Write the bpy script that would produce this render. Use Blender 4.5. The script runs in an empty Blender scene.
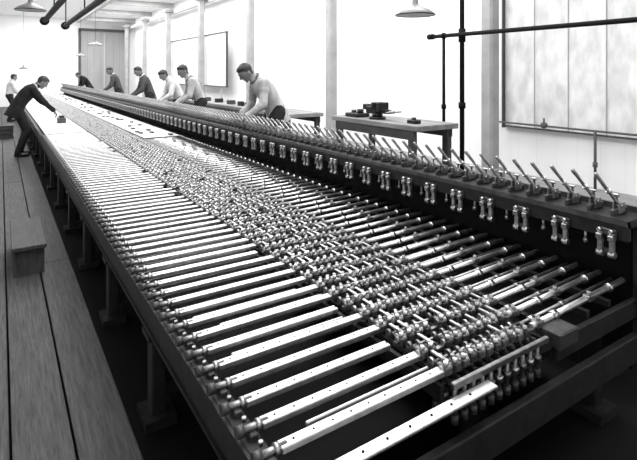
import bpy, math, random
from mathutils import Vector, Matrix
random.seed(7)
S=bpy.context.scene
COL=S.collection
try:
    S.view_settings.view_transform='Standard'
    S.view_settings.look='None'
except Exception as e: print(e)

# ------------------------------------------------------------ materials
def mat(name,v,rough=.6,metal=0.0,noise=0.0,nscale=8,stretch=(1,1,1),bump=0.0,spec=.5):
    m=bpy.data.materials.new(name); m.use_nodes=True
    nt=m.node_tree; b=nt.nodes['Principled BSDF']
    b.inputs['Roughness'].default_value=rough; b.inputs['Metallic'].default_value=metal
    b.inputs['Specular IOR Level'].default_value=spec
    b.inputs['Base Color'].default_value=(v,v,v,1)
    if noise>0 or bump>0:
        tc=nt.nodes.new('ShaderNodeTexCoord'); mp=nt.nodes.new('ShaderNodeMapping')
        mp.inputs['Scale'].default_value=stretch
        n=nt.nodes.new('ShaderNodeTexNoise'); n.inputs['Scale'].default_value=nscale; n.inputs['Detail'].default_value=6
        nt.links.new(tc.outputs['Object'],mp.inputs[0]); nt.links.new(mp.outputs[0],n.inputs['Vector'])
        if noise>0:
            r=nt.nodes.new('ShaderNodeMapRange')
            r.inputs['From Min'].default_value=.3; r.inputs['From Max'].default_value=.7
            r.inputs['To Min'].default_value=max(0,v*(1-noise)); r.inputs['To Max'].default_value=min(1,v*(1+noise))
            nt.links.new(n.outputs['Fac'],r.inputs['Value']); nt.links.new(r.outputs[0],b.inputs['Base Color'])
        if bump>0:
            bp=nt.nodes.new('ShaderNodeBump'); bp.inputs['Strength'].default_value=bump; bp.inputs['Distance'].default_value=.01
            nt.links.new(n.outputs['Fac'],bp.inputs['Height']); nt.links.new(bp.outputs[0],b.inputs['Normal'])
    return m
def plankwall(name,v,period,axis,dark,noise):
    m=mat(name,v,.8,0,noise,1.2,(1,1,.35))
    nt=m.node_tree; b=nt.nodes['Principled BSDF']
    src=b.inputs['Base Color'].links[0].from_socket
    tc=nt.nodes.new('ShaderNodeTexCoord'); sp=nt.nodes.new('ShaderNodeSeparateXYZ')
    nt.links.new(tc.outputs['Object'],sp.inputs[0])
    d=nt.nodes.new('ShaderNodeMath'); d.operation='DIVIDE'; d.inputs[1].default_value=period
    nt.links.new(sp.outputs[axis],d.inputs[0])
    f=nt.nodes.new('ShaderNodeMath'); f.operation='FRACT'; nt.links.new(d.outputs[0],f.inputs[0])
    l=nt.nodes.new('ShaderNodeMath'); l.operation='LESS_THAN'; l.inputs[1].default_value=.05; nt.links.new(f.outputs[0],l.inputs[0])
    mr=nt.nodes.new('ShaderNodeMapRange'); mr.inputs['To Min'].default_value=1; mr.inputs['To Max'].default_value=dark
    nt.links.new(l.outputs[0],mr.inputs['Value'])
    mu=nt.nodes.new('ShaderNodeMath'); mu.operation='MULTIPLY'
    nt.links.new(src,mu.inputs[0]); nt.links.new(mr.outputs[0],mu.inputs[1]); nt.links.new(mu.outputs[0],b.inputs['Base Color'])
    return m
M=dict(
 steel=mat('polished_steel',.58,.40,1,.18,30),
 steel2=mat('machined_steel',.26,.42,1,.3,40),
 nut=mat('bright_nut_steel',.56,.30,1,.25,60),
 lever=mat('lever_steel',.34,.42,.9,.3,30),
 iron=mat('dark_cast_iron',.014,.55,0,.4,15,bump=.3,spec=.3),
 iron2=mat('grey_cast_iron',.065,.45,.5,.4,15,bump=.2),
 black=mat('black_iron_and_shade',.005,.75,spec=.12),  # iron parts; also the painted shade on floor and tray
 plate=mat('bright_plate',.74,.55,0,.10,5),
 wood=mat('bench_wood',.20,.7,0,.35,6,(1,.2,1)),
 dwood=mat('dark_wood',.04,.7,0,.5,6,(6,.5,1)),
 pfloor=mat('platform_boards',.25,.7,0,.3,6,(6,.5,1)),
 col=mat('column_paint',.34,.7,0,.18,3),
 beam=mat('beam_paint',.46,.7,0,.15,3),
 ceil=mat('ceiling_white',.90,.8),
 wallr=plankwall('whitewashed_boards',.90,.30,1,.95,.04),
 wallw=mat('white_wall',.90,.8,0,.04,1),
 endg=plankwall('grey_boards',.32,.35,0,.75,.15),
 glass=mat('whitened_glass',.74,.5,0,.20,7,(1,1,.5)),
 frame=mat('frame_paint',.50,.6),
 paper=mat('drawing_paper',.84,.7,0,.04,3),
 line=mat('dark_trim',.07,.6),
 skin=mat('skin',.19,.55), hair=mat('hair',.012,.5), eye=mat('eye_dark',.02,.3),
 white=mat('white_shirt',.55,.85,0,.15,9,bump=.5), lgrey=mat('light_grey_coat',.38,.9,0,.35,7,(1,1,.6),bump=1.0), grey=mat('grey_jacket',.05,.9,0,.3,14,bump=.6),
 dark=mat('dark_suit',.013,.85,0,.3,14,spec=.2,bump=.5), trous=mat('dark_trousers',.022,.85,0,.3,14,spec=.2), shoe=mat('shoe',.012,.4),
 enamel=mat('lamp_enamel',.16,.35), enamelin=mat('lamp_enamel_inner',.7,.4),
)
def floormat():
    m=bpy.data.materials.new('worn_floor_planks'); m.use_nodes=True; nt=m.node_tree; b=nt.nodes['Principled BSDF']
    b.inputs['Roughness'].default_value=.6
    tc=nt.nodes.new('ShaderNodeTexCoord')
    mp=nt.nodes.new('ShaderNodeMapping'); mp.inputs['Scale'].default_value=(22,1.2,1); nt.links.new(tc.outputs['Object'],mp.inputs[0])
    n=nt.nodes.new('ShaderNodeTexNoise'); n.inputs['Scale'].default_value=2.4; n.inputs['Detail'].default_value=10; n.inputs['Roughness'].default_value=.8
    nt.links.new(mp.outputs[0],n.inputs['Vector'])
    r=nt.nodes.new('ShaderNodeValToRGB'); r.color_ramp.elements[0].position=.38; r.color_ramp.elements[0].color=(.014,.014,.014,1)
    r.color_ramp.elements[1].position=.64; r.color_ramp.elements[1].color=(.095,.095,.095,1)
    nt.links.new(n.outputs['Fac'],r.inputs[0]); nt.links.new(r.outputs[0],b.inputs['Base Color'])
    bp=nt.nodes.new('ShaderNodeBump'); bp.inputs['Strength'].default_value=.7; bp.inputs['Distance'].default_value=.01
    nt.links.new(n.outputs['Fac'],bp.inputs['Height']); nt.links.new(bp.outputs[0],b.inputs['Normal'])
    return m
M['planks']=floormat()

# ------------------------------------------------------------ mesh builder
class MB:
    def __init__(s): s.v=[]; s.f=[]; s.m=[]; s.sm=[]; s.mats=[]
    def mi(s,k):
        if k not in s.mats: s.mats.append(k)
        return s.mats.index(k)
    def add(s,vs,fs,k,smooth=False):
        o=len(s.v); s.v+= [tuple(v) for v in vs]; i=s.mi(k)
        sml = smooth if isinstance(smooth,list) else [smooth]*len(fs)
        for f,q in zip(fs,sml): s.f.append([a+o for a in f]); s.m.append(i); s.sm.append(q)
    def box(s,c,d,k,rot=None,bev=0):
        x,y,z=[a/2 for a in d]; c=Vector(c)
        if bev>0:
            b=min(bev,x*.9,y*.9,z*.9); vs=[]; idx={}
            for sx in(-1,1):
                for sy in(-1,1):
                    for sz in(-1,1):
                        for a in range(3):
                            p=[sx*(x-b),sy*(y-b),sz*(z-b)]
                            p[a]=(sx*x,sy*y,sz*z)[a]; idx[(sx,sy,sz,a)]=len(vs); vs.append(Vector(p))
            fs=[]
            for a in range(3):
                for sg in(-1,1):
                    o=[i for i in range(3) if i!=a]; q=[]
                    for (u,w) in((-1,-1),(1,-1),(1,1),(-1,1)):
                        t=[0,0,0]; t[a]=sg; t[o[0]]=u; t[o[1]]=w; q.append(idx[(t[0],t[1],t[2],a)])
                    fs.append(q)
            for a in range(3):
                o=[i for i in range(3) if i!=a]
                for u in(-1,1):
                    for w in(-1,1):
                        t1=[0,0,0]; t1[a]=-1; t1[o[0]]=u; t1[o[1]]=w; t2=list(t1); t2[a]=1
                        fs.append([idx[(*t1,o[0])],idx[(*t2,o[0])],idx[(*t2,o[1])],idx[(*t1,o[1])]])
            for sx in(-1,1):
                for sy in(-1,1):
                    for sz in(-1,1): fs.append([idx[(sx,sy,sz,a)] for a in range(3)])
            for i,f in enumerate(fs):
                ce=sum((vs[j] for j in f),Vector())/len(f)
                n=(vs[f[1]]-vs[f[0]]).cross(vs[f[2]]-vs[f[0]])
                if n.dot(ce)<0: fs[i]=f[::-1]
        else:
            vs=[Vector(p) for p in((-x,-y,-z),(x,-y,-z),(x,y,-z),(-x,y,-z),(-x,-y,z),(x,-y,z),(x,y,z),(-x,y,z))]
            fs=[[0,3,2,1],[4,5,6,7],[0,1,5,4],[1,2,6,5],[2,3,7,6],[3,0,4,7]]
        if rot is not None: vs=[rot@v for v in vs]
        s.add([v+c for v in vs],fs,k)
    def beam(s,p0,p1,w,h,k,bev=0):
        p0=Vector(p0);p1=Vector(p1);d=(p1-p0); L=d.length
        q=d.to_track_quat('Z','Y').to_matrix(); s.box((p0+p1)/2,(w,h,L),k,q,bev)
    def rings(s,rs,k,smooth=True,cap=True):
        n=len(rs[0]); vs=[p for r in rs for p in r]; fs=[];sm=[]
        for i in range(len(rs)-1):
            for j in range(n):
                fs.append([i*n+j,i*n+(j+1)%n,(i+1)*n+(j+1)%n,(i+1)*n+j]); sm.append(smooth)
        if cap:
            fs.append(list(range(n))[::-1]); sm.append(False)
            fs.append([(len(rs)-1)*n+j for j in range(n)]); sm.append(False)
        s.add(vs,fs,k,sm)
    def tube(s,pts,rads,k,n=10,cap=True,smooth=True):
        rs=[]; pts=[Vector(p) for p in pts]; pu=None
        for i,p in enumerate(pts):
            d=(pts[min(i+1,len(pts)-1)]-pts[max(i-1,0)])
            if d.length<1e-9: d=(pts[-1]-pts[0])
            d.normalize()
            if pu is None: 
                pu=Vector((0,0,1)) if abs(d.z)<.9 else Vector((1,0,0))
            u=(pu-d*pu.dot(d)).normalized(); w=d.cross(u); pu=u
            r=rads[i] if isinstance(rads,(list,tuple)) else rads
            rs.append([p+u*r*math.cos(2*math.pi*j/n)+w*r*math.sin(2*math.pi*j/n) for j in range(n)])
        s.rings(rs,k,smooth,cap)
    def cyl(s,p0,p1,r,k,n=10): s.tube([p0,p1],r,k,n)
    def capsule(s,p0,p1,r0,r1,k,n=12):
        p0=Vector(p0);p1=Vector(p1);d=(p1-p0).normalized(); P=[];R=[]
        for a in(80,55,30): P.append(p0-d*r0*math.sin(math.radians(a))); R.append(r0*math.cos(math.radians(a)))
        P+= [p0,p1]; R+=[r0,r1]
        for a in(30,55,80): P.append(p1+d*r1*math.sin(math.radians(a))); R.append(r1*math.cos(math.radians(a)))
        s.tube(P,R,k,n)
    def ell(s,c,r,k,rot=None,n=14,m=9):
        rs=[];c=Vector(c)
        for i in range(m):
            t=math.pi*(i+.35)/(m-.3)-math.pi/2; ring=[]
            for j in range(n):
                a=2*math.pi*j/n
                p=Vector((r[0]*math.cos(t)*math.cos(a),r[1]*math.cos(t)*math.sin(a),r[2]*math.sin(t)))
                if rot is not None: p=rot@p
                ring.append(c+p)
            rs.append(ring)
        s.rings(rs,k)
    def mesh(s,name):
        me=bpy.data.meshes.new(name); me.from_pydata(s.v,[],s.f)
        for k in s.mats: me.materials.append(M[k])
        me.polygons.foreach_set('material_index',s.m); me.polygons.foreach_set('use_smooth',s.sm); me.update()
        return me
    def obj(s,name,parent=None,loc=(0,0,0)):
        o=bpy.data.objects.new(name,s.mesh(name)); COL.objects.link(o); o.location=loc
        if parent: o.parent=parent
        return o
def empty(name,loc=(0,0,0)):
    o=bpy.data.objects.new(name,None); COL.objects.link(o); o.location=loc; o.empty_display_size=.2; return o

# ------------------------------------------------------------ camera
H=1.8
cam=bpy.data.cameras.new('camera'); co=bpy.data.objects.new('camera',cam); COL.objects.link(co); S.camera=co
co.location=(0,0,H); co.rotation_euler=(math.radians(90),0,math.radians(-33.04))
cam.lens=489/637*36; cam.sensor_width=36; cam.shift_y=-157/637; cam.clip_start=.05

# ------------------------------------------------------------ room
XL,XR,YN,YF,ZC=-2.5,6.5,-2.5,31.0,4.9
b=MB(); b.box(((XL+XR)/2,(YN+YF)/2,-.09),(XR-XL,YF-YN,.1),'black'); b.obj('floor')  # near-black colour stands in for the shade under the machine
b=MB(); x=.565
while x>XL+.05:
    w=.262; x0=max(x-w,XL)
    ys=[YN]
    while ys[-1]<YF-5: ys.append(ys[-1]+random.choice([3.6,4.2,4.8]))
    ys.append(YF)
    for a,c in zip(ys[:-1],ys[1:]):
        b.box(((x+x0)/2,(a+c)/2,-.02+random.uniform(-.002,.002)),(x-x0-.012,c-a-.006,.04),'planks',bev=.003)
    x-=w
b.obj('floor_walkway')
b=MB(); b.box((4.78,16.25,.28),(3.44,29.5,.04),'pfloor'); b.box((3.08,16.25,.11),(.04,29.5,.30),'iron')
b.box((4.78,1.52,.11),(3.44,.04,.30),'iron')
b.obj('floor_platform')
b=MB(); b.box((XR+.05,(YN+YF)/2,ZC/2),(.1,YF-YN,ZC),'wallr'); b.obj('wall_right')
b=MB(); b.box((XL-.05,(YN+YF)/2,ZC/2),(.1,YF-YN,ZC),'wallw'); b.obj('wall_left')
b=MB(); b.box(((XL+XR)/2,YN-.05,ZC/2),(XR-XL,.1,ZC),'wallw'); b.obj('wall_near')
b=MB(); b.box(((XL+XR)/2,YF+.05,ZC/2),(XR-XL,.1,ZC),'wallw'); b.obj('wall_far')
b=MB(); b.box(((XL+XR)/2,(YN+YF)/2,ZC+.05),(XR-XL,YF-YN,.1),'ceil'); b.obj('ceiling')
b=MB(); b.box((5.1,YF-.05,2.25),(2.5,.06,3.9),'endg')
for xx in(3.80,6.38): b.box((xx,YF-.08,2.3),(.12,.12,4.0),'line')
b.box((5.1,YF-.08,4.3),(2.7,.12,.14),'line'); b.box((5.1,YF-.09,2.2),(.05,.05,3.8),'frame')
b.obj('door_1')
b=MB()
for i in range(8):
    y=2.0+3.75*i+1.2
    b.box((5.1,y,ZC-.10),(2.8,.16,.20),'beam')
b.box((3.7,14.25,ZC-.12),(.16,33,.24),'beam')
b.box((6.25,14.25,ZC-.5),(.12,33,.14),'beam')
b.obj('trim_1')
for i in range(8):
    d=583.5*6.0/490+ i*3.43
    y=(d-.545*6.0)/.838
    if y>30: break
    c=MB(); c.box((0,0,2.42),(.20,.20,4.24),'col',bev=.03); c.box((0,0,.36),(.30,.30,.12),'col',bev=.01); c.box((0,0,4.45),(.34,.34,.12),'col')
    c.obj('support_column',loc=(6.0,y,0))
b=MB()
y0,y1,z0,z1=1.2,4.72,1.0,3.6
b.box((XR-.02,(y0+y1)/2,(z0+z1)/2),(.02,y1-y0,z1-z0),'glass')
for yy in(y0,y1): b.box((XR-.05,yy,(z0+z1)/2),(.08,.02,z1-z0+.06),'line')
for zz in(z0,z1): b.box((XR-.05,(y0+y1)/2,zz),(.08,y1-y0,.02),'line' if zz==z0 else 'frame')
for k in range(1,7): b.box((XR-.035,y1-k*.5,(z0+z1)/2),(.02,.010,z1-z0),'frame')
b.obj('window_1')
def area(name,loc,sx,sy,p,rot=(0,0,0)):
    l=bpy.data.lights.new(name,'AREA'); l.shape='RECTANGLE'; l.size=sx; l.size_y=sy; l.energy=p
    o=bpy.data.objects.new(name,l); COL.objects.link(o); o.location=loc; o.rotation_euler=rot; return o
for i in range(4):
    area('ceiling_fill',(1.9,2.5+8*i,ZC-.02),2.6,6.4,330)  # added fill panels under the ceiling, not real skylights
for i in range(7):
    area('ceiling_fill',(4.9,5.08+3.75*i,ZC-.02),1.8,2.8,140)  # second row of added fill, there to whiten the walls
w=bpy.data.worlds.new('world'); S.world=w; w.use_nodes=True
w.node_tree.nodes['Background'].inputs[0].default_value=(.8,.8,.8,1); w.node_tree.nodes['Background'].inputs[1].default_value=.6

# ------------------------------------------------------------ interlocking lever frame
FR=empty('interlocking_lever_frame')
Y0=1.28; P=.125; ZT=.66
def arr(o,n,L=1.0):
    m=o.modifiers.new('a','ARRAY'); m.count=n; m.use_relative_offset=False; m.use_constant_offset=True; m.constant_offset_displace=(0,L,0)
def leftbars(seed):
    random.seed(seed); b=MB()
    for i in range(8):
        y=i*P+.03; xe=1.41+random.choice([0,0,.0,.03,-.05])
        b.box(((.71+xe)/2,y,ZT),(xe-.71,.040,.022),'steel',bev=.003)
        for k in range(9): b.cyl((.76+k*.074,y,ZT+.008),(.76+k*.074,y,ZT+.0125),.0042,'black',6)
        b.box((1.04,y+.052,ZT-.05),(.72,.010,.02),'steel2')
        if random.random()<.35:
            b.box((1.10+random.uniform(-.08,.08),y+.060,ZT-.014),(.56,.013,.014),'steel',bev=.003)
        b.cyl((.63,y,ZT+.002),(.735,y,ZT+.002),.012,'steel2',10)
        b.cyl((.622,y,ZT+.002),(.648,y,ZT+.002),.019,'iron2',12)
        b.cyl((.692,y,ZT+.002),(.706,y,ZT+.002),.019,'nut',8)
        b.box((.675,y,ZT-.03),(.03,.055,.05),'iron2',bev=.004)
        b.cyl((.675,y+.055,ZT-.012),(.675,y+.055,ZT+.002),.008,'steel2',6)
    return b
for s in range(3):
    o=leftbars(20+s).obj('locking_bars_left_%d'%s,FR,(0,Y0+s,0)); arr(o,3,3.0)
cols=[1.430,1.478,1.526,1.574,1.628,1.676,1.724,1.776,1.824,1.872,1.922,1.966]
def bed(seed):
    random.seed(seed); b=MB()
    ck=['steel2','iron2','steel2','iron2','steel2','steel2','iron2','steel2','iron2','steel2','iron2','steel2']
    for i in range(8):
        y=i*P+.03
        for c,x in enumerate(cols):
            if random.random()<.05: continue
            dy=random.uniform(-.004,.004); z=ZT+.004+random.uniform(0,.006)
            b.box((x,y+dy,z),(.036,.054,.034),ck[c],bev=.005)
            b.cyl((x-.008,y+dy-.013,z+.014),(x-.008,y+dy-.013,z+.034),.0095,'nut',8)
            b.cyl((x+.008,y+dy+.013,z+.014),(x+.008,y+dy+.013,z+.032),.0085,'nut' if random.random()<.6 else 'steel2',8)
            b.cyl((x-.024,y+dy,z+.002),(x+.024,y+dy,z+.002),.0125,'steel' if c%3==0 else 'steel2',8)
            y2=y+.062+random.uniform(-.004,.004)
            b.box((x,y2,z-.012),(.030,.034,.022),'iron2' if c%2 else 'steel2',bev=.004)
            b.cyl((x-.014,y2,z-.002),(x+.002,y2,z-.002),.0165,'nut' if random.random()<.45 else 'steel2',8)
            if random.random()<.3:
                b.box((x+.010,y+.035,z+.026),(.012,.085,.007),'steel')
        b.cyl((1.42,y+.062,ZT-.002),(1.99,y+.062,ZT-.002),.0065,'steel2',8)
        b.box((1.70,y,ZT-.008),(.60,.018,.014),'steel2')
    return b
for s in range(4):
    o=bed(s+3).obj('locking_bed_%d'%s,FR,(0,Y0+s,0)); arr(o,7,4.0)
random.seed(5)
b=MB()
for x in cols:
    b.box((x,Y0+14,ZT-.034),(.018,28,.016),'iron2')
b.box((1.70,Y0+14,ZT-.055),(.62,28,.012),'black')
b.box((.655,Y0+14,ZT-.10),(.028,28.1,.15),'iron')
b.box((.665,Y0+14,ZT-.035),(.075,28.1,.014),'iron'); b.box((.665,Y0+14,ZT-.175),(.075,28.1,.014),'iron')
b.box((1.385,Y0+14,ZT-.06),(.02,28,.06),'iron'); b.box((2.01,Y0+14,ZT-.06),(.02,28,.06),'iron')
b.box((1.72,Y0+14.05,ZT-.22),(2.0,27.9,.03),'black')  # added black tray: blocks light, stands in for shade between the bars
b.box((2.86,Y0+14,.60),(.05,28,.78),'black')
b.box((2.80,Y0+14,1.02),(.24,28.1,.04),'iron')
b.box((2.70,Y0+14,.975),(.03,28.1,.08),'iron'); b.box((2.690,Y0+14,1.025),(.03,28.1,.022),'iron2')
b.box((2.91,Y0+14,1.045),(.02,28.1,.05),'iron2')
b.obj('girders',FR)
b=MB()
y=Y0+.15; 
while y<Y0+28:
    for x in(.70,1.75,2.70):
        b.box((x,y,.205),(.075,.10,.45),'iron',bev=.008); b.box((x,y,-.015),(.16,.2,.05),'iron')
        b.box((x,y,.42),(.12,.14,.03),'iron')
    b.box((1.7,y,.12),(2.0,.06,.07),'iron')
    y+=1.23
b.obj('legs',FR)
b=MB(); random.seed(9)
for i in range(8):
    y=i*P+.03
    b.cyl((1.98,y,ZT+.01),(2.80,y,ZT+.03),.0145,'steel',10)
    b.cyl((1.98,y+.058,ZT-.005),(2.80,y+.058,ZT+.015),.009,'steel2',8)
    xa=2.14+(i*37%5)*.03
    b.cyl((xa,y,ZT+.014),(xa+.035,y,ZT+.016),.021,'nut',8)
    xb=2.46-(i*23%4)*.03
    b.box((xb,y,ZT+.022),(.055,.038,.030),'steel2',bev=.004)
    b.cyl((xb,y,ZT+.034),(xb,y,ZT+.054),.010,'nut',6)
    b.box((2.03,y,ZT+.012),(.05,.040,.030),'steel2',bev=.004)
    b.cyl((2.03,y,ZT+.02),(2.03,y,ZT+.045),.010,'nut',6)
    b.cyl((2.64,y,ZT+.025),(2.67,y,ZT+.026),.022,'nut',8)
    b.cyl((2.05,y+.058,ZT-.005),(2.09,y+.058,ZT-.005),.016,'nut',8)
    b.cyl((2.30,y+.058,ZT),(2.34,y+.058,ZT),.015,'steel2',8)
o=b.obj('connecting_rods',FR,(0,Y0,0)); arr(o,28)
b=MB()
for x in(2.12,2.40,2.60): b.box((x,Y0+14,ZT-.035),(.03,28,.03),'iron')
b.obj('rod_guides',FR)
b=MB(); y=Y0+9.05; k=0
while y<Y0+27.5:
    L=[2.2,1.5,2.8][k%3]; L=min(L,Y0+28-y)
    b.box((1.045,y+L/2,ZT+.004),(.70,L-.04,.02),'plate',bev=.003)
    y+=L;k+=1
y=Y0+7.2;k=0
while y<Y0+27.5:
    L=[1.7,2.4][k%2]; L=min(L,Y0+28-y)
    b.box((2.33,y+L/2,ZT+.045),(.60,L-.05,.012),'plate',bev=.003)
    for q in range(6): b.box((2.1+random.random()*.45,y+random.random()*L,ZT+.065),(.06,.12,.025),'iron2')
    y+=L;k+=1
b.obj('cover_plates',FR)
# levers
b=MB()
for i in range(8):
    y=i*P+.05
    b.box((2.80,y,1.055),(.15,.020,.035),'iron2',bev=.004)
    for dy in(-.015,.015): b.box((2.80,y+dy,1.075),(.06,.006,.055),'lever')
    b.cyl((2.80,y-.024,1.085),(2.80,y+.024,1.085),.010,'nut',8)
    a=Vector((2.82,y-.01,1.06)); t=Vector((2.685,y+.062,1.255))
    b.beam(a,a+(t-a)*.6,.022,.012,'lever',.002)
    b.capsule(a+(t-a)*.55,t,.0085,.0115,'lever',10)
    b.cyl(a+(t-a)*.5,a+(t-a)*.55,.015,'nut',8)
    o2=Vector((.030,.030,0))
    b.tube([a+o2*.5+Vector((0,0,.02)),a+(t-a)*.45+o2,a+(t-a)*.9+o2*.9],.005,'nut',6)
    b.cyl(a+(t-a)*.86+o2*.95,a+(t-a)*.95+o2*.85,.008,'lever',8)
    b.beam((2.87,y+.04,1.05),(2.885,y+.055,1.12),.012,.008,'iron2')
    b.cyl((2.882,y+.035,1.12),(2.882,y+.07,1.12),.008,'nut',8)
o=b.obj('levers',FR,(0,Y0,0)); arr(o,28)
b=MB()
for i in range(4):
    y=i*.25+.05
    b.box((2.678,y,.965),(.014,.095,.035),'iron2',bev=.004)
    for dy in(-.030,.030):
        b.box((2.668,y+dy,.905),(.028,.024,.12),'lever',bev=.005)
        b.box((2.664,y+dy,.940),(.040,.032,.032),'steel2',bev=.005)
        b.cyl((2.668,y+dy-.016,.852),(2.668,y+dy+.016,.852),.018,'nut',10)
        b.cyl((2.645,y+dy,.975),(2.69,y+dy,.975),.010,'nut',6)
    b.box((2.675,y,.87),(.018,.06,.018),'iron2')
    b.cyl((2.70,y+.125,.95),(2.70,y+.125,.87),.007,'lever',8); b.cyl((2.70,y+.125,.87),(2.70,y+.125,.892),.013,'steel2',8)
o=b.obj('hanger_brackets',FR,(0,Y0,0)); arr(o,28)
b=MB()
b.box((1.74,Y0-.03,.36),(2.14,.04,.14),'iron',bev=.006)
b.box((1.15,Y0-.075,ZT-.05),(.86,.05,.012),'steel',bev=.003)
for k in range(7): b.cyl((.85+k*.1,Y0-.075,ZT-.045),(.85+k*.1,Y0-.075,ZT-.041),.005,'black',6)
for r_,yy in((0,-.02),(1,.03),(2,.075)):
    for k in range(11):
        x=1.43+k*.052
        z=ZT-.03
        b.cyl((x,Y0+yy,z),(x,Y0+yy,z-.14),.009,'steel2',8)
        b.cyl((x,Y0+yy,z-.05),(x,Y0+yy,z-.075),.017,'nut' if k%2 else 'steel2',6)
        b.cyl((x,Y0+yy,z-.11),(x,Y0+yy,z-.145),.015,'iron2',8)
b.box((1.70,Y0-.035,ZT-.02),(.60,.02,.025),'steel2',bev=.003)
b.box((2.10,Y0-.03,ZT-.03),(.14,.10,.07),'iron2',bev=.006)
b.box((2.45,Y0-.02,ZT-.10),(.75,.03,.10),'iron',bev=.005)
b.box((2.86,Y0-.04,.70),(.10,.05,.6),'iron')
b.obj('end_frame',FR)

# ------------------------------------------------------------ workbenches
def bench(x,ya,yb,ztop,zf):
    e=empty('workbench',(x,(ya+yb)/2,zf)); L=yb-ya; h=ztop-zf
    b=MB(); b.box((0,0,h-.035),(.75,L,.07),'wood',bev=.006)
    b.box((-.345,0,h-.13),(.04,L-.2,.12),'dwood'); b.box((.345,0,h-.13),(.04,L-.2,.12),'dwood')
    n=max(2,int(L/1.3)+1)
    for i in range(n):
        yy=-L/2+.15+i*(L-.3)/(n-1)
        for xx in(-.32,.32): b.box((xx,yy,(h-.07)/2),(.08,.08,h-.07),'dwood')
        b.box((0,yy,.2),(.6,.05,.08),'dwood')
    b.obj('bench_frame',e); return e
bench(4.75,4.45,6.35,1.13,.3)
bench(4.75,7.7,15.5,1.05,.3)
V=empty('bench_vise',(4.6,5.50,1.13)); V.scale=(1.2,1.2,1.2)
b=MB()
b.cyl((0,0,0),(0,0,.03),.10,'iron',16); b.cyl((0,0,.03),(0,0,.07),.065,'iron',14)
b.box((0,.06,.11),(.12,.20,.09),'iron',bev=.012); b.box((0,.0,.17),(.17,.05,.07),'iron',bev=.008)
b.box((0,-.09,.15),(.17,.05,.11),'iron',bev=.008); b.box((0,-.12,.10),(.07,.20,.05),'iron',bev=.006)
b.cyl((0,-.30,.10),(0,-.05,.10),.016,'steel2',10); b.cyl((-.12,-.29,.10),(.12,-.29,.10),.008,'steel2',8)
b.box((0,.20,.14),(.07,.10,.07),'iron',bev=.01)
b.obj('vise_body',V)
b=MB(); b.box((0,0,.03),(.25,.30,.06),'iron',bev=.01); b.cyl((0,-.08,.06),(0,-.08,.12),.05,'iron',12); b.cyl((0,.08,.06),(0,.08,.10),.04,'iron2',12)
b.obj('machine_casting',loc=(4.6,5.98,1.13))
b=MB(); b.box((0,0,.025),(.12,.16,.05),'iron',bev=.01); b.cyl((0,0,.05),(0,0,.08),.03,'iron2',10)
b.obj('small_casting',loc=(4.6,4.75,1.13))
b=MB()
for k in range(9):
    b.box((random.uniform(-.15,.15),-3.0+k*.7+random.uniform(-.2,.2),.052),(random.uniform(.08,.2),random.uniform(.1,.3),.10),'iron' if k%2 else 'iron2',bev=.01)
b.obj('bench_tools',loc=(4.6,11.4,1.05))

# ------------------------------------------------------------ pipes
b=MB()
zz=2.32; xx=5.2
b.cyl((xx,-2.4,zz),(xx,5.05,zz),.028,'black',12)
b.cyl((xx,4.97,zz),(xx,5.07,zz),.040,'black',12)
b.cyl((xx,4.78,zz),(xx,4.78,.30),.022,'black',12); b.ell((xx,4.78,zz),(.045,.05,.045),'black')
b.cyl((xx,4.78,1.3),(xx,4.78,1.36),.034,'black',12)
b.cyl((xx+.05,4.50,ZC-.01),(xx+.05,4.50,.30),.032,'black',12); b.cyl((xx+.05,4.50,2.22),(xx+.05,4.50,2.40),.048,'black',12)
b.cyl((xx+.05,4.50,1.32),(xx+.05,4.50,1.40),.048,'black',12)
b.obj('steam_pipe')
b=MB(); b.cyl((6.35,1.0,1.06),(6.35,4.9,1.06),.014,'line',8); b.ell((6.35,4.0,1.07),(.045,.05,.045),'line'); b.cyl((6.35,4.0,1.07),(6.35,4.0,1.17),.012,'line',8)
for y in(1.1,3.3): 
    b.cyl((6.35,y,1.06),(6.35,y,.30),.018,'line',8); b.cyl((6.35,y,.6),(6.35,y,.66),.03,'line',8)
b.obj('heating_pipe')
for x,yend in((1.30,20.0),(2.10,21.5)):
    z=H+x/.71 if x<2 else H+x/1.15
    b=MB(); b.cyl((0,3,0),(0,yend,0),.085,'black',12)
    y=6
    while y<yend:
        b.cyl((0,y,0),(0,y,ZC-z),.02,'black',8); y+=5
    b.cyl((0,yend-.4,0),(0,yend-.25,0),.15,'black',18)
    b.obj('overhead_line_shaft',loc=(x,0,z))

# ------------------------------------------------------------ pendant lamps
def lamp(u,v,Z,w):
    d=(Z-H)*489/(73-v); x=u*d/583.5; y=(d-.545*x)/.838
    e=empty('pendant_lamp',(x,y,Z)); b=MB()
    R=w/2; prof=[(R,0),(R*.97,.015),(R*.78,.05),(R*.42,.085),(R*.2,.11),(.035,.13),(.03,.20)]
    n=24
    b.rings([[Vector((r*math.cos(2*math.pi*j/n),r*math.sin(2*math.pi*j/n),z)) for j in range(n)] for r,z in prof],'enamel',cap=False)
    b.rings([[Vector((r*.985*math.cos(2*math.pi*j/n),r*.985*math.sin(2*math.pi*j/n),z-.004)) for j in range(n)] for r,z in prof],'enamelin',cap=False)
    b.cyl((0,0,.19),(0,0,ZC-Z),.005,'black',6); b.ell((0,0,.06),(.035,.035,.05),'enamelin')
    b.tube([(R*math.cos(2*math.pi*j/n),R*math.sin(2*math.pi*j/n),0) for j in range(n+1)],.006,'black',6)
    b.obj('shade_and_cord',e)
lamp(415,15,2.45,.44); lamp(30,10,2.75,.42); lamp(95,45,2.85,.5); lamp(23,69,1.95+.05,.42); lamp(80,56,2.6,.45); lamp(174,64,2.25,.4)

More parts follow.
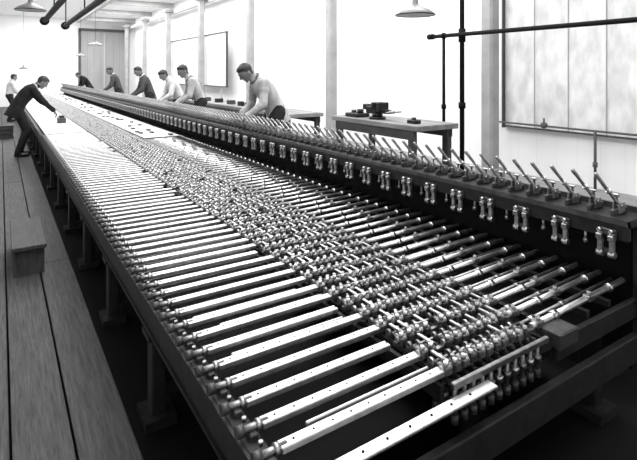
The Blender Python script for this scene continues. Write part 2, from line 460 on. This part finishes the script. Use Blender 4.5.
b=MB(); za,zb=1.35,3.15; ya,yb=15.0,21.6
b.box((6.20,(ya+yb)/2,(za+zb)/2),(.04,yb-ya,zb-za),'paper')
for z in(za,zb): b.box((6.19,(ya+yb)/2,z),(.07,yb-ya+.1,.035),'line')
for y in(ya,yb): b.box((6.19,y,(za+zb)/2),(.07,.045,zb-za),'line')
for y in(ya+.6,(ya+yb)/2,yb-.6): b.box((6.25,y,(.3+za)/2+.2),(.06,.06,za+.1),'frame')
b.obj('drawing_board')

b=MB()
b.box((0,0,.255),(.27,1.0,.035),'dwood',bev=.004)
for y in(-.42,.42):
    b.box((0,y,.118),(.24,.03,.236),'dwood')
b.box((-.09,0,.20),(.02,.82,.07),'dwood'); b.box((.09,0,.20),(.02,.82,.07),'dwood')
b.obj('wooden_step_bench',loc=(.215,5.5,.0))
b=MB()
for z in(.05,.17,.29): b.box((0,-.30,z),(.34,.02,.10),'dwood'); b.box((0,.30,z),(.34,.02,.10),'dwood'); b.box((-.17,0,z),(.02,.58,.10),'dwood'); b.box((.17,0,z),(.02,.58,.10),'dwood')
b.box((0,0,.02),(.34,.6,.02),'dwood'); b.box((0,0,.345),(.38,.64,.02),'dwood')
b.obj('wooden_crate',loc=(.12,16.2,0))

# ------------------------------------------------------------ people
def ik(a,t,l1,l2,bend):
    a=Vector(a);t=Vector(t);d=t-a;L=min(d.length,(l1+l2)*.995); dn=d.normalized()
    c=(l1*l1+L*L-l2*l2)/(2*L); h=math.sqrt(max(0,l1*l1-c*c)); bd=Vector(bend); bd=(bd-dn*bd.dot(dn)).normalized()
    return a+dn*c+bd*h, a+dn*L
def man(loc,face,lean,hands,shirt='grey',trous='trous',headpitch=35,headyaw=0,rolled=False,susp=False,scale=1.0,jacket=False,collar=None):
    b=MB(); L=math.radians(lean)
    P0=Vector((-.10*math.sin(L),0,.93))
    def sp(t):
        p=Vector(P0); n=12
        for i in range(n):
            s=t*(i+.5)/n; a=L*(.7+.7*max(0,s)/.5); p=p+Vector((math.sin(a),0,math.cos(a)))*t/n
        return p
    def sd(t): a=L*(.7+.7*max(0,t)/.5); return Vector((math.sin(a),0,math.cos(a)))
    prims=[]
    prof=[(-.11,.10,.09),(-.06,.155,.115),(0,.172,.125),(.10,.165,.122),(.20,.168,.126),(.30,.184,.134),(.40,.190,.128),(.45,.165,.108),(.49,.112,.085),(.53,.068,.065),(.60,.060,.062)]
    rs=[]
    for t,ry,rx in prof:
        c=sp(t);u=sd(t);f=Vector((u.z,0,-u.x)); 
        rs.append([c+f*rx*math.cos(2*math.pi*j/20)+Vector((0,1,0))*ry*math.sin(2*math.pi*j/20) for j in range(20)])
    b.rings(rs,'skin')
    lo=-.08 if jacket else .05
    prims+= [(sp(-.14),sp(lo-.03),.13,trous),(sp(lo),sp(.47),.13,shirt),(sp(.535),sp(.62),.06,'skin')]
    if jacket:
        rs=[]
        for t,ry,rx in((-.20,.185,.145),(-.10,.180,.135),(0,.176,.130),(.10,.166,.124)):
            c=sp(t);u=sd(t);f=Vector((u.z,0,-u.x))
            rs.append([c+f*rx*math.cos(2*math.pi*j/20)+Vector((0,1,0))*ry*math.sin(2*math.pi*j/20) for j in range(20)])
        b.rings(rs,'skin'); prims.append((sp(-.18),sp(0),.145,shirt))
    def limb(p,q,r0,r1,l): b.capsule(p,q,r0,r1,'skin',12); prims.append((Vector(p),Vector(q),(r0+r1)/2,l))
    for sgn in (1,-1):
        hip=P0+Vector((0,.09*sgn,-.03)); ank=Vector((-.02+.04*sgn,.12*sgn,.09))
        kn,ank=ik(hip,ank,.43,.43,(1,0,0))
        limb(hip,kn,.098,.074,trous); limb(kn,ank,.074,.058,trous)
        limb(ank+Vector((-.03,0,-.045)),ank+Vector((.16,.02*sgn,-.055)),.042,.036,'shoe')
    fingers=MB()
    for sgn,tgt in((1,hands[0]),(-1,hands[1])):
        sh=sp(.42)+Vector((0,.165*sgn,0)); el,wr=ik(sh,tgt,.29,.25,(-.3,.55*sgn,-.8))
        b.capsule(sp(.40)+Vector((0,.08*sgn,0)),sh,.088,.072,'skin',12)
        limb(sh,el,.072,.057,shirt); fl='skin' if rolled else shirt
        limb(el,wr,.054,.038,fl)
        if jacket: # loose sleeve: folds at the elbow and an open cuff
            fd=(wr-el).normalized(); ud=(el-sh).normalized()
            for q,ax,r in((el-ud*.03,ud,.064),(el+fd*.035,fd,.062),(sh+ud*.10,ud,.076),(wr-fd*.015,fd,.052),(wr-fd*.05,fd,.050)):
                b.capsule(q-ax*.008,q+ax*.008,r*.97,r*.97,'skin',12)
        d=(wr-el).normalized(); d=(d+Vector((0,0,-.25))).normalized()
        side=d.cross(Vector((0,0,1))).normalized(); nrm=side.cross(d).normalized()
        rot=Matrix((d,side,nrm)).transposed()
        pc=wr+d*.055; b.ell(pc,(.055,.040,.018),'skin',rot); prims.append((wr+d*.02,wr+d*.09,.03,'skin'))
        for k,(off,ln) in enumerate(((-.028,.070),(-.010,.080),(.009,.076),(.027,.060))):
            p=pc+d*.040+side*off; q=p+(d*.85-nrm*.5).normalized()*ln*.5; r=q+(d*.3-nrm*.95).normalized()*ln*.5
            fingers.capsule(p,q,.009,.0085,'skin',8); fingers.capsule(q,r,.0085,.007,'skin',8)
        s2=-sgn
        p=pc-d*.02+side*.034*(-s2); q=p+(side*(-s2)*.6+d*.7).normalized()*.04; r=q+(d-nrm*.6).normalized()*.03
        fingers.capsule(p,q,.011,.0095,'skin',8); fingers.capsule(q,r,.0095,.0075,'skin',8)
    a=math.radians(headpitch); ya=math.radians(headyaw)
    R=Matrix.Rotation(ya,3,'Z')@Matrix.Rotation(a,3,'Y')
    hu=R@Vector((0,0,1)); hf=R@Vector((1,0,0)); hl=R@Vector((0,1,0))
    hc=sp(.56)+hu*.105+hf*.025
    H_=lambda x,y,z: hc+hf*x+hl*y+hu*z
    b.capsule(sp(.50),H_(-.02,0,-.05),.062,.058,'skin')
    b.ell(hc,(.098,.078,.112),'skin',R); b.ell(H_(.028,0,-.052),(.066,.056,.068),'skin',R)
    b.ell(H_(.070,0,-.098),(.024,.026,.022),'skin',R)
    b.capsule(H_(.092,0,.012),H_(.112,0,-.024),.011,.016,'skin',10)
    b.capsule(H_(.082,-.03,.025),H_(.082,.03,.025),.014,.014,'skin',8)
    b.capsule(H_(.086,-.018,-.062),H_(.086,.018,-.062),.011,.011,'skin',8)
    for s in(1,-1): b.ell(H_(-.005,.078*s,-.008),(.018,.011,.032),'skin',R)
    b.ell(H_(-.018,0,.024),(.100,.082,.100),'skin',R); b.ell(H_(.02,.02,.080),(.07,.055,.042),'skin',R)
    me0=b.mesh('tmp'); o=bpy.data.objects.new('tmp',me0); COL.objects.link(o)
    m=o.modifiers.new('r','REMESH'); m.mode='VOXEL'; m.voxel_size=.009; m.use_smooth_shade=True
    m=o.modifiers.new('s','SMOOTH'); m.iterations=3; m.factor=.5
    dg=bpy.context.evaluated_depsgraph_get(); ev=o.evaluated_get(dg); me=bpy.data.meshes.new_from_object(ev)
    bpy.data.objects.remove(o)
    names=['skin',shirt,trous,'shoe','hair','line']; names=list(dict.fromkeys(names))
    me.materials.clear()
    for k in names: me.materials.append(M[k])
    for p in me.polygons:
        c=p.center.copy(); v=c-hc; lx,ly,lz=v.dot(hf),v.dot(hl),v.dot(hu)
        if (c-hc).length<.165 and (lz>-.09 or lx>0.03):
            hair=(lz>.062+.012*math.sin(ly*60)) or (lx<.035 and lz>.030) or (lx<.012 and lz>.005 and abs(ly)>.05) or (lx<-.03 and lz>-.075)
            k='hair' if hair else 'skin'
        else:
            best=9;k='skin'
            for (q0,q1,r,l) in prims:
                dd=q1-q0; t=max(0,min(1,(c-q0).dot(dd)/dd.length_squared)); ds=(c-(q0+dd*t)).length-r
                if ds<best: best=ds;k=l
            if susp and k==shirt and abs(abs(c.y)-.085)<.018 and (c-P0).length<.56 and best<.08: k='line'
        p.material_index=names.index(k); p.use_smooth=True
    e=empty('man',loc); e.rotation_euler=(0,0,math.radians(face)); e.scale=(scale,)*3
    ob=bpy.data.objects.new('body',me); COL.objects.link(ob); ob.parent=e
    f=fingers
    for s in(1,-1):
        f.ell(H_(.088,.030*s,.006),(.008,.012,.008),'eye',R,8,6)
        f.capsule(H_(.094,.018*s,.030),H_(.088,.045*s,.030),.005,.004,'hair',6)
    f.capsule(H_(.096,-.02,-.062),H_(.096,.02,-.062),.003,.003,'line',6)
    u=sd(.5); fo=Vector((u.z,0,-u.x)); n=18
    pts=[sp(.515)+fo*.074*math.cos(2*math.pi*j/n)+Vector((0,1,0))*.077*math.sin(2*math.pi*j/n)+u*(.012 if math.cos(2*math.pi*j/n)<0 else -.012) for j in range(n+1)]
    f.tube(pts,.017,collar or shirt,8)
    f.obj('hands_and_face_details',e)
    return e
def at(u,X,Z=.3):
    d=583.5*X/u; return (X,(d-.545*X)/.838,Z)
man(at(271,3.26),176,34,(Vector((.42,.20,.86)),Vector((.36,-.14,.88))),'lgrey','trous',46,0,False,False,1.06,True,'line')
man(at(198,3.26),170,26,(Vector((.40,.18,.90)),Vector((.38,-.16,.90))),'lgrey','trous',32,15,False,True,1.03,False,'white')
man(at(177,3.38),180,28,(Vector((.42,.16,.90)),Vector((.42,-.10,.90))),'white','trous',40,0,False,False,.99)
man(at(148,3.26),176,22,(Vector((.38,.16,.90)),Vector((.38,-.12,.90))),'grey','trous',28,15,False,False,1.02,True,'white')
man(at(117,3.26),172,20,(Vector((.38,.16,.90)),Vector((.38,-.12,.90))),'grey','trous',25,25,False,False,1.03,True,'white')
man(at(87,3.32),185,38,(Vector((.42,.16,.86)),Vector((.42,-.10,.86))),'dark','trous',40,0,False,False,1.0,True)
man((.36,12.4,.0),8,36,(Vector((.64,.12,.80)),Vector((.60,-.14,.79))),'dark','dark',45,0,False,False,1.13,True,'white')
man((.30,21.6,.0),10,8,(Vector((.34,.16,.95)),Vector((.34,-.14,.93))),'white','trous',15,0,False,False,1.04)
b=MB(); b.box((0,0,.06),(.16,.40,.12),'iron2',bev=.01); b.box((0,0,.14),(.10,.3,.04),'iron',bev=.008)
b.obj('machined_casting',loc=(1.16,12.5,ZT+.014))
